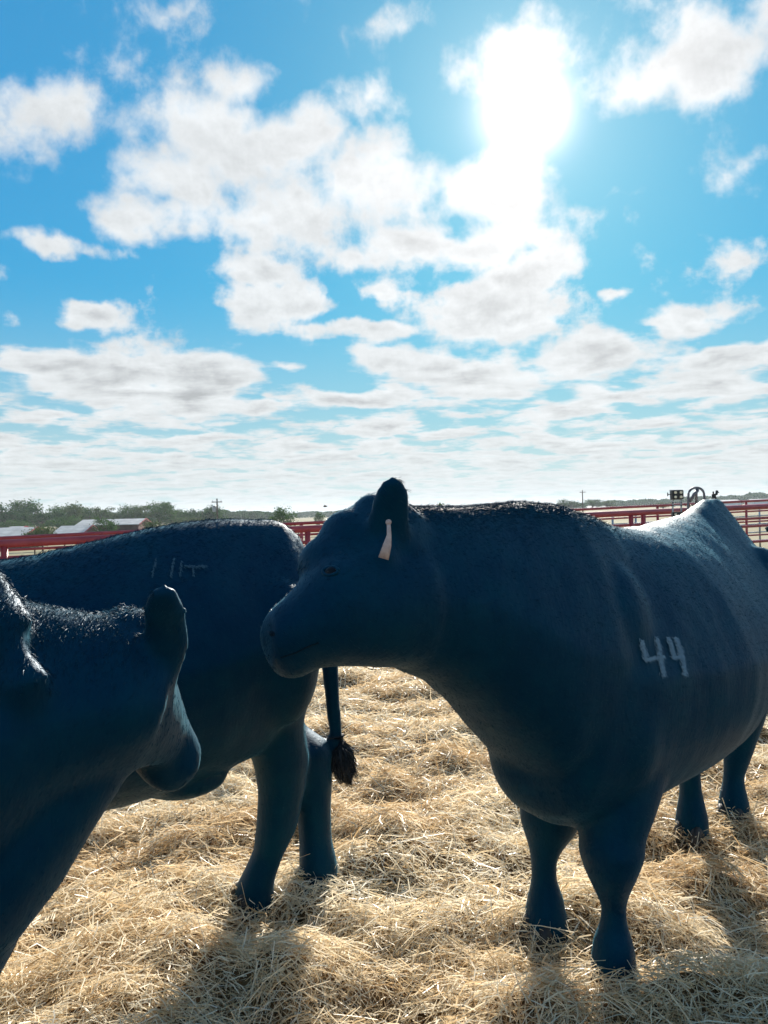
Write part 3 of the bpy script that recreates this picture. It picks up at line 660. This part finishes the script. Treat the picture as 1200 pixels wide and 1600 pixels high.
# ------------------------------------------------------------------ fences
def fence(name, label, A, B, zA, zB, rails, posts, rail_r, post_r, m, cat='fence', top_r=None, gA=0, gB=0):
    """straight pipe fence from A to B; rails: heights below the top rail; posts: fractions"""
    A = Vector(A); B = Vector(B); root = tag(empty(name, (A.x, A.y, gA)), label, cat)
    for i, dz in enumerate(rails):
        rr = (top_r or rail_r) if i == 0 else rail_r
        mb_ = MB(); mb_.tube([(A.x, A.y, zA - dz * (zA - gA)), ((A.x + B.x) / 2, (A.y + B.y) / 2, (zA + zB) / 2 - dz * ((zA - gA) + (zB - gB)) / 2), (B.x, B.y, zB - dz * (zB - gB))], rr, n=14)
        mb_.build('top_rail' if i == 0 else 'rail', m, root, off=root.location, sm=True)
    for t_ in posts:
        p = A.lerp(B, t_); z0 = gA + (gB - gA) * t_ - .15; z1 = zA + (zB - zA) * t_
        MB().tube([(p.x, p.y, z0), (p.x, p.y, (z0 + z1) / 2), (p.x, p.y, z1)], post_r, n=14).build('post', m, root, off=root.location, sm=True)
    return root
# near red fence: image line (0,850) at 10 m to (1200,793) at 15 m, carried on past both edges
p0 = P(0, 850, 9.6); p1 = P(1000, 801, 13.6); dv = (p1 - p0) / 1.0
A = p0 - dv * .55; B = p0 + dv * 1.7
def ft(px):   # fraction along A-B seen at column px
    best = min(range(2001), key=lambda i: abs((lambda q: 600 + 1200 * q.x / q.y)(A.lerp(B, i / 2000)) - px if A.lerp(B, i / 2000).y > 1 else 1e9)); return best / 2000
fence('pipe_fence', 'near red pipe fence crossing behind the cows with heavy top rail', (A.x, A.y), (B.x, B.y), A.z, B.z, [0, .165, .275, .5, .75], [.06, ft(5), .36, ft(480), .60, .68, ft(1005), .86, .93, 1.0], .026, .042, M_red, top_r=.052)
# second red fence a little farther back (thin line over the first)
q0 = P(0, 841, 12.4); q1 = P(1000, 791.5, 18); dq = q1 - q0
A2 = q0 - dq * .5; B2 = q0 + dq * 1.7
fence('pipe_fence', 'thinner red pipe fence running just beyond the heavy one', (A2.x, A2.y), (B2.x, B2.y), A2.z, B2.z, [0, .18, .36, .6], [.05, .15, .28, .40, .52, .60, .70, .80, .9, 1.0], .022, .03, M_red, top_r=.03)
# grey tube panels in the right middle distance
def panel(px0, px1, Y0, Y1, ytop0, ytop1, label):
    a = P(px0, ytop0, Y0); b_ = P(px1, ytop1, Y1)
    return fence('cattle_panel', label, (a.x, a.y), (b_.x, b_.y), a.z, b_.z, [0, .22, .44, .66, .88], [0, .33, .66, 1], .022, .03, M_galv, 'cattle panel')
panel(957, 1060, 21, 23, 805, 800, 'grey tube cattle panel seen through the red rails left of the light panel')
panel(1066, 1240, 23.3, 27, 800, 790, 'grey tube cattle panel at the right behind the rump')
# thin line of far posts at left
r_ = fence('wire_fence', 'far low wooden post and rail fence under the sheds at left', (-36, 62), (-2, 78), zt(-36, 62) + 1.25, zt(-2, 78) + 1.25, [0, .4], [i / 16 for i in range(17)], .03, .06, M_wood, gA=zt(-36, 62), gB=zt(-2, 78))

# ------------------------------------------------------------------ sheds
def shed(name, label, px0, px1, yroof, Y, depth, hw_, hr, gable_right=False, open_=True, m_wall=M_brown, hgt=None):
    a = P(px0, 820, Y); b_ = P(px1, 820, Y); g = min(zt(a.x, Y), zt(b_.x, Y)) - .1
    zr = P((px0 + px1) / 2, yroof, Y + depth / 2).z; ze = zr - hr
    root = tag(empty(name, ((a.x + b_.x) / 2, Y, g)), label, 'shed' if hgt is None else 'barn')
    w_ = b_.x - a.x; y0, y1 = 0, depth; x0, x1 = -w_ / 2, w_ / 2; H_ = zr - g; E_ = ze - g
    o = .35
    mb_ = MB()
    for (ya, yb) in ((y0 - o, depth / 2), (y1 + o, depth / 2)):
        zz = E_ - .12
        vs = [(x0 - o, ya, zz), (x1 + o, ya, zz), (x1 + o, yb, H_), (x0 - o, yb, H_)]
        vs += [(x, y, z + .12) for x, y, z in vs]
        mb_.poly(vs, [(0, 1, 2, 3), (7, 6, 5, 4), (0, 4, 5, 1), (1, 5, 6, 2), (2, 6, 7, 3), (3, 7, 4, 0)])
    mb_.build('roof', M_roof, root)
    mb_ = MB()
    for xx in (x0 + .05, x1 - .05):
        vs = [(xx, y0, 0 if not open_ else E_ * .55), (xx, y1, 0), (xx, y1, E_), (xx, depth / 2, H_ - .05), (xx, y0, E_)]
        vs += [(x + .1, y, z) for x, y, z in vs]
        mb_.poly(vs, [(0, 1, 2, 3, 4), (9, 8, 7, 6, 5)] + [(i, (i + 1) % 5, (i + 1) % 5 + 5, i + 5) for i in range(5)])
    mb_.box((0, y1 - .05, E_ / 2), (w_ - .3, .1, E_)); 
    if not open_: mb_.box((0, y0 + .05, E_ / 2), (w_ - .3, .1, E_))
    mb_.build('wall', m_wall, root)
    n_ = max(2, int(w_ / 3.5))
    if open_:
        for i in range(n_ + 1):
            MB().box((x0 + .12 + (w_ - .24) * i / n_, y0 - .12, (E_ - .05) / 2), (.16, .16, E_ - .05)).build('post', M_brown, root)
    MB().bar((x1 + o + .06, y0 - o, E_ - .02), (x1 + o + .06, depth / 2, H_ + .10), .1, .22).build('trim', M_red, root)
    MB().bar((x1 + o + .06, y1 + o, E_ - .02), (x1 + o + .06, depth / 2 + .05, H_ + .10), .1, .22).build('trim', M_red, root)
    return root
shed('open_shed', 'pale roofed open shed cut off by the left edge', -60, 34, 826, 118, 9, 2, 1.2)
s2 = shed('open_shed', 'pale roofed shed with a brown gable between two bushy trees', 84, 128, 822.5, 135, 8, 2, 1.2)
shed('long_barn', 'long pale roofed barn with dark red open front behind the round tree', 120, 216, 812, 172, 9, 2, 1.1, hgt=1)
shed('open_shed', 'small red roofed hut behind the leftmost shed', 8, 26, 823.5, 150, 6, 2, .7, m_wall=M_red)
s5 = shed('white_shed', 'low white shed just left of the utility pole', 308, 330, 815.5, 190, 6, 2, .7, open_=False, m_wall=M_white)
s6 = shed('long_building', 'long low white building left of the right hand pole', 838, 872, 793, 330, 10, 2, 1, open_=False, m_wall=M_white)
s7 = shed('long_building', 'long low white building just right of the right hand pole', 921, 952, 790.5, 360, 10, 2, 1, open_=False, m_wall=M_white)
s8 = shed('long_building', 'long low white building right of the steel hoop', 1133, 1159, 781, 380, 10, 2, 1, open_=False, m_wall=M_white)
s9 = shed('long_building', 'long low white building cut by the right edge', 1178, 1230, 779.5, 400, 10, 2, 1, open_=False, m_wall=M_white)

# pickup at left beyond fence
a = P(281, 820, 165); g = zt(a.x, a.y)
tk = tag(empty('pickup_truck', (a.x, a.y, g)), 'small white pickup truck parked by the trees at left', 'truck')
mb = MB(); mb.box((0, 0, .75), (5.2, 1.9, .65), bev=.12); mb.build('body', M_white, tk)
mb = MB(); mb.poly([(-.2, -.85, 1.08), (2.0, -.85, 1.08), (1.5, -.7, 1.75), (.15, -.7, 1.75), (-.2, .85, 1.08), (2.0, .85, 1.08), (1.5, .7, 1.75), (.15, .7, 1.75)], [(0, 1, 2, 3), (7, 6, 5, 4), (0, 3, 7, 4), (1, 5, 6, 2), (3, 2, 6, 7), (0, 4, 5, 1)]); mb.build('cab', M_white, tk)
MB().box((.9, -.80, 1.4), (1.4, .06, .4)).build('window', M_glass, tk)
for x_ in (-1.6, 1.6):
    for y_ in (-.95, .95): MB().tube([(x_, y_ - .12, .38), (x_, y_ + .12, .38)], .38, n=20).build('wheel', M_tire, tk)

# poles
def pole(px, ytop, Y, label, arm=True, xf=True, r0=.16):
    a = P(px, ytop, Y); g = zt(a.x, a.y)
    root = tag(empty('utility_pole', (a.x, a.y, g)), label, 'utility pole'); h_ = a.z - g
    MB().tube([(0, 0, 0), (0, 0, h_ / 2), (0, 0, h_)], [r0, r0 * .85, r0 * .65], n=10).build('pole', M_wood, root)
    if arm: MB().box((0, -.12, h_ - .5), (1.5, .1, .12)).build('crossarm', M_wood, root)
    if arm:
        for x_ in (-.6, 0, .6): MB().tube([(x_, -.12, h_ - .44), (x_, -.12, h_ - .2)], [.05, .03], n=8).build('insulator', M_galv, root)
    if xf: MB().tube([(-.42, -.05, h_ - 1.9), (-.42, -.05, h_ - 1.85), (-.42, -.05, h_ - 1.05), (-.42, -.05, h_ - 1.0)], [.2, .27, .27, .2], n=14).build('transformer', M_galv, root)
    return root
pole(339, 779, 110, 'utility pole with a transformer standing left of the lone round tree', r0=.15)
pole(910, 766, 190, 'thin pole standing over the right hand field', xf=False, r0=.17)
pole(33, 782, 300, 'distant pole topping the trees at the far left', xf=False, r0=.17)

# ------------------------------------------------------------------ trees
def leafmat(name, c1, c2):
    m = noisy(mat(name, c1, .9, .05), c1, c2, .9, 3)
    t = m.node_tree; b = t.nodes['Principled BSDF']; tr = t.nodes.new('ShaderNodeBsdfTranslucent')
    src = b.inputs['Base Color'].links[0].from_socket; t.links.new(src, tr.inputs[0])
    mx = t.nodes.new('ShaderNodeMixShader'); mx.inputs[0].default_value = .22
    t.links.new(b.outputs[0], mx.inputs[1]); t.links.new(tr.outputs[0], mx.inputs[2]); t.links.new(mx.outputs[0], t.nodes['Material Output'].inputs[0])
    return m
LM = [leafmat('leaves_green', (.030, .082, .020), (.085, .165, .042)), leafmat('leaves_olive', (.050, .085, .026), (.11, .155, .055)), leafmat('leaves_dark', (.022, .062, .020), (.055, .115, .038))]
M_bark = noisy(mat('bark', (.1, .08, .06), .9), (.07, .055, .04), (.13, .11, .09), 6)
def leaves(pts, sz):
    n = len(pts); d = rng.normal(0, 1, (n, 3)); d /= np.linalg.norm(d, axis=1)[:, None]
    s = np.cross(d, rng.normal(0, 1, (n, 3))); s /= np.linalg.norm(s, axis=1)[:, None]
    z = sz * rng.uniform(.5, 1.3, (n, 1))
    V = np.stack([pts - d * z, pts + s * z * .55, pts + d * z, pts - s * z * .55], 1).reshape(-1, 3)
    return V, (np.arange(n)[:, None] * 4 + np.arange(4))
def tree_meshes(h, rx, kind, nl=2600, leaf=.22, gaps=.0, flat=.8, low=.12):
    """trunk and crown meshes for a broad tree of height h"""
    tb = MB(); top = Vector((0, 0, h * .5))
    tb.tube([(0, 0, -.2), (.05, 0, h * .2), (0, .1, h * .45), (.1, 0, h * .72)], [h * .035, h * .028, h * .02, h * .006], n=8)
    cl = []
    nb = 15
    for i in range(nb):
        a = random.uniform(0, 6.28); rr = rx * math.sqrt(random.uniform(.03, 1)) * .72; zz = h * random.uniform(low + .2, .88)
        k = 1 - abs(zz / h - .52) * 1.25; rr *= max(.25, k + .15)
        c = Vector((math.cos(a) * rr, math.sin(a) * rr, zz)); s_ = rx * random.uniform(.26, .46)
        cl.append((c, s_)); tb.tube([(0, 0, h * random.uniform(.15, .4)), (c.x * .5, c.y * .5, zz * .72), c], [h * .014, h * .009, h * .003], n=6)
    P_ = []
    for c, s_ in cl:
        k = int(nl / nb); q = rng.normal(0, 1, (k, 3)); q /= np.linalg.norm(q, axis=1)[:, None]
        q *= (rng.uniform(0, 1, (k, 1)) ** .45) * s_ * (1 + .35 * np.sin(q[:, :1] * 5 + q[:, 1:2] * 4)); q[:, 2] *= flat
        P_.append(q + np.array(c))
    pts = np.concatenate(P_); pts[:, 2] = np.maximum(pts[:, 2], h * low * random.uniform(.8, 1.2) + rng.uniform(0, .4, len(pts)))
    V, F = leaves(pts, leaf)
    tm = tb.mesh('trunk'); tm.materials.append(M_bark)
    cm = raw_mesh('crown', V, F); cm.materials.append(LM[kind])
    return tm, cm
PROT = [tree_meshes(9.5, 5.2, k, 2800, .27) for k in (0, 1, 2)] + [tree_meshes(9.5, 4.0, k, 1500, .25, flat=.6) for k in (1, 0)] + [tree_meshes(6, 4.2, k, 2600, .2, low=.02) for k in (1, 0)]
PH = [9.5] * 5 + [6, 6]
def tree(proto, px, ytop, Y, label, wpx=None, group='trees beyond the pens', cat='tree', name='tree'):
    a = P(px, ytop, Y); g = zt(a.x, a.y); h_ = a.z - g; s_ = h_ / PH[proto]
    root = tag(empty(name, (a.x, a.y, g), random.uniform(0, 6.28)), label, cat, group)
    tm, cm = PROT[proto]
    rx = (5.2, 5.2, 5.2, 4.0, 4.0, 4.2, 4.2)[proto]
    sx = s_ if wpx is None else (wpx / 1200 * Y / 2) / rx
    root.scale = (sx * 1.15, sx * 1.15, s_)
    link('trunk', tm, None, root); link('crown', cm, None, root)
    return root
ORD = ['first', 'second', 'third', 'fourth', 'fifth', 'sixth', 'seventh', 'eighth', 'ninth', 'tenth', 'eleventh', 'twelfth', 'thirteenth', 'fourteenth', 'fifteenth', 'sixteenth', 'seventeenth', 'eighteenth']
row = [(-40, 790, 250, 2, 60), (8, 787, 240, 2, 62), (40, 786, 250, 0, 52), (66, 789, 235, 2, 54), (96, 795, 260, 0, 48), (118, 792, 245, 1, 46), (140, 797, 255, 0, 44), (162, 791, 250, 3, 36), (182, 797, 270, 2, 40), (203, 794, 255, 0, 40), (226, 788, 245, 3, 38), (248, 790, 240, 0, 46), (268, 787, 250, 4, 44), (290, 796, 262, 2, 44), (316, 789, 245, 2, 48), (336, 798, 275, 0, 34)]
row = [(a_, b_ - 5, c_, d_, e_ * 1.1) for a_, b_, c_, d_, e_ in row]
for i, (px, yt, Y, pr, w_) in enumerate(row):
    tree(pr, px, yt, Y, f'{ORD[i]} tree from the left in the tall green row behind the sheds', w_, 'tall row of trees behind the sheds')
tree(5, 66, 818, 105, 'grey green bushy tree in front between the first two sheds', 52, cat='tree')
tree(6, 22, 812, 215, 'low dark tree behind the leftmost pale shed', 60)
tree(6, 100, 806, 205, 'low rounded dark tree above the second shed', 60)
tree(6, 166, 807, 140, 'round dark green tree in front of the long barn', 42)
tree(5, 240, 811, 150, 'round olive tree at the right end of the long barn', 44)
tree(5, 297, 806, 215, 'pale olive tree right of the pickup truck', 50)
tree(0, 443, 792, 120, 'lone round green tree right of the utility pole', 40)
tree(5, 424, 805, 130, 'low bush at the foot of the lone round tree on its left', 18, cat='bush', name='bush')
tree(0, 499, 800, 190, 'small lone dark tree just left of the tagged cow head', 17)
tree(4, 696, 783, 60, 'thin topped tree poking up just over the branded cow neck', 34)
tree(2, 892, 777, 330, 'tallest clump tree left of the thin pole over the right field', 44)
tree(2, 872, 783, 345, 'smaller dark tree at the left end of the right hand clump', 28)
tree(0, 925, 780, 350, 'rounded tree just right of the thin pole', 34)
tree(1, 948, 782, 352, 'olive tree second right of the thin pole', 30)
tree(5, 1036, 784, 300, 'grey green bushy tree left of the light panel', 40)
# far woods: one mass
def wood(name, label, segs, leaf=.9, kind=2, dens=9):
    P_ = []
    for (px0, px1, yt0, yt1, Y) in segs:
        n = int((px1 - px0) * dens * 14); px = rng.uniform(px0, px1, n); yy = Y + rng.uniform(0, 60, n)
        fr = (px - px0) / (px1 - px0); yt_ = yt0 + (yt1 - yt0) * fr
        for i in range(n):
            a = P(px[i], yt_[i], Y); g = zt(a.x, Y); h_ = (a.z - g)
            hv = h_ * (.72 + .34 * float(vnoise(np.array(a.x / 9.0), np.array(Y / 7.0), 21)) + .12 * float(vnoise(np.array(a.x / 3.1), np.array(1.0), 22)))
            P_.append((a.x * yy[i] / Y, yy[i], g + hv * random.uniform(0, 1) ** .6))
    V, F = leaves(np.array(P_), leaf)
    return tag(link(name, raw_mesh(name, V, F), LM[kind]), label, 'woods', kind='stuff')
wood('far_woods', 'far blue green line of woods along the horizon', [(-60, 330, 800, 801, 420), (320, 430, 796, 802, 420), (430, 640, 802, 794, 700), (560, 860, 795, 793, 800), (850, 1010, 790, 781, 650), (950, 1110, 783, 774, 600), (1090, 1290, 774, 768, 600)], leaf=1.1, dens=2.2)

# ------------------------------------------------------------------ light panel and hoop behind the rump
def lightpanel():
    a = P(1058, 773, 7.2); g = 0
    root = tag(empty('work_light', (a.x, a.y, g)), 'square black panel of four round work lights on a stand', 'work light')
    z = a.z
    MB().box((0, 0, z), (.105, .05, .085), bev=.004).build('housing', M_black, root)
    MB().box((0, .03, z), (.112, .012, .092)).build('frame', M_galv, root)
    for sx in (-1, 1):
        for sz in (-1, 1):
            MB().tube([(sx * .026, -.034, z + sz * .021), (sx * .026, -.0252, z + sz * .021)], [.0125, .0125], n=20).build('lamp', M_lens, root)
    MB().bar((-.056, 0, z + .005), (-.088, 0, z + .005), .008).build('bracket', M_black, root)
    MB().bar((-.088, 0, z - .012), (-.088, 0, z + .022), .008).build('knob', M_black, root)
    for sx in (-.04, .04): MB().bar((sx, .01, 0), (sx, .01, z - .043), .012).build('leg', M_galv, root)
    for dz in (.075, .10): MB().bar((-.046, .01, z - dz), (.046, .01, z - dz), .012, .01).build('brace', M_galv, root)
    MB().box((0, 0, z - .185), (.105, .05, .05), bev=.004).build('lower_housing', M_black, root)
    for sx in (-1, 1): MB().tube([(sx * .028, -.034, z - .185), (sx * .028, -.0252, z - .185)], [.012, .012], n=20).build('lamp', M_lens, root)
lightpanel()
a = P(1088, 775, 7.8); root = tag(empty('steel_hoop', (a.x, a.y, 0)), 'dark steel hoop with a jointed arm inside it behind the rump', 'farm equipment')
z = a.z; pts = []
for i in range(15):
    th = math.pi * i / 14; pts.append((-.08 * math.cos(th), 0, z - .0 + .085 * math.sin(th) ** .8))
pts = [(-.085, 0, 0), (-.085, 0, z - .5), (-.085, 0, z - .1)] + pts + [(.085, 0, z - .1), (.085, 0, z - .5), (.085, 0, 0)]
M_steel = noisy(mat('grey_steel', (.12, .13, .16), .5, .5), (.08, .09, .12), (.17, .18, .22), 20)
MB().tube(pts, .012, n=10).build('hoop', M_steel, root, sm=True)
mb = MB(); mb.tube([(-.07, 0, z - .06), (-.02, .0, z + .02), (.02, 0, z + .06)], [.012, .018, .014]); mb.tube([(.0, 0, z - .1), (.0, 0, z + .03), (.012, 0, z + .075)], [.012, .014, .02]); mb.build('arm', M_steel, root, sm=True)
MB().box((0, 0, z + .082), (.05, .03, .02), bev=.004).build('bracket', M_steel, root)
mb = MB(); mb.tube([(-.09, 0, z - .12), (-.06, -.01, z - .09), (-.01, -.01, z - .095), (.03, 0, z - .12)], .006); mb.build('hose', M_black, root, sm=True)
a = P(1117, 777, 6.6); root = tag(empty('post_bracket', (a.x, a.y, 0)), 'small black ratchet bracket on a post right of the hoop', 'farm equipment')
z = a.z
MB().bar((0, 0, 0), (0, 0, z - .03), .02).build('post', M_steel, root)
MB().box((-.006, 0, z), (.034, .02, .06), Euler((0, R(-8), 0)).to_matrix(), bev=.004).build('ratchet', M_black, root)
mb = MB(); mb.bar((-.012, 0, z + .03), (-.014, 0, z + .05), .01); mb.bar((.012, 0, z + .02), (.020, 0, z + .058), .016); mb.bar((.02, 0, z + .045), (.036, 0, z + .04), .008); mb.build('lever', M_black, root)

# small bird in the sky
a = P(508, 791.5, 45); bd = MB(); bd.loft([(a + Vector((-.12, 0, -.01)), .01, .01), (a + Vector((-.05, 0, 0)), .04, .04), (a + Vector((.05, 0, .01)), .045, .045), (a + Vector((.11, 0, .03)), .025, .025), (a + Vector((.15, 0, .03)), .005, .005)], n=10)
for k in (-1, 1): bd.loft([(a + Vector((0, .02 * k, .02)), .06, .008), (a + Vector((-.02, .14 * k, .09)), .05, .006), (a + Vector((-.06, .26 * k, .07)), .01, .003)], n=8)
o = bd.build('bird', M_black, None, off=a); o.location = a; tag(o, 'tiny dark bird flying over the far trees', 'bird')

# ------------------------------------------------------------------ haze
HZ = mat('haze', (1, 1, 1)); t = HZ.node_tree
for n_ in list(t.nodes):
    if n_.type != 'OUTPUT_MATERIAL': t.nodes.remove(n_)
pv = t.nodes.new('ShaderNodeVolumePrincipled'); pv.inputs['Color'].default_value = (.80, .90, 1, 1); pv.inputs['Density'].default_value = .00022
pv.inputs['Anisotropy'].default_value = .3
t.links.new(pv.outputs[0], t.nodes['Material Output'].inputs['Volume'])
hz = MB().box((0, 0, 8), (8300, 8300, 26)).build('haze', HZ); tag(hz, 'thin pale air haze over the fields', 'haze', kind='stuff')
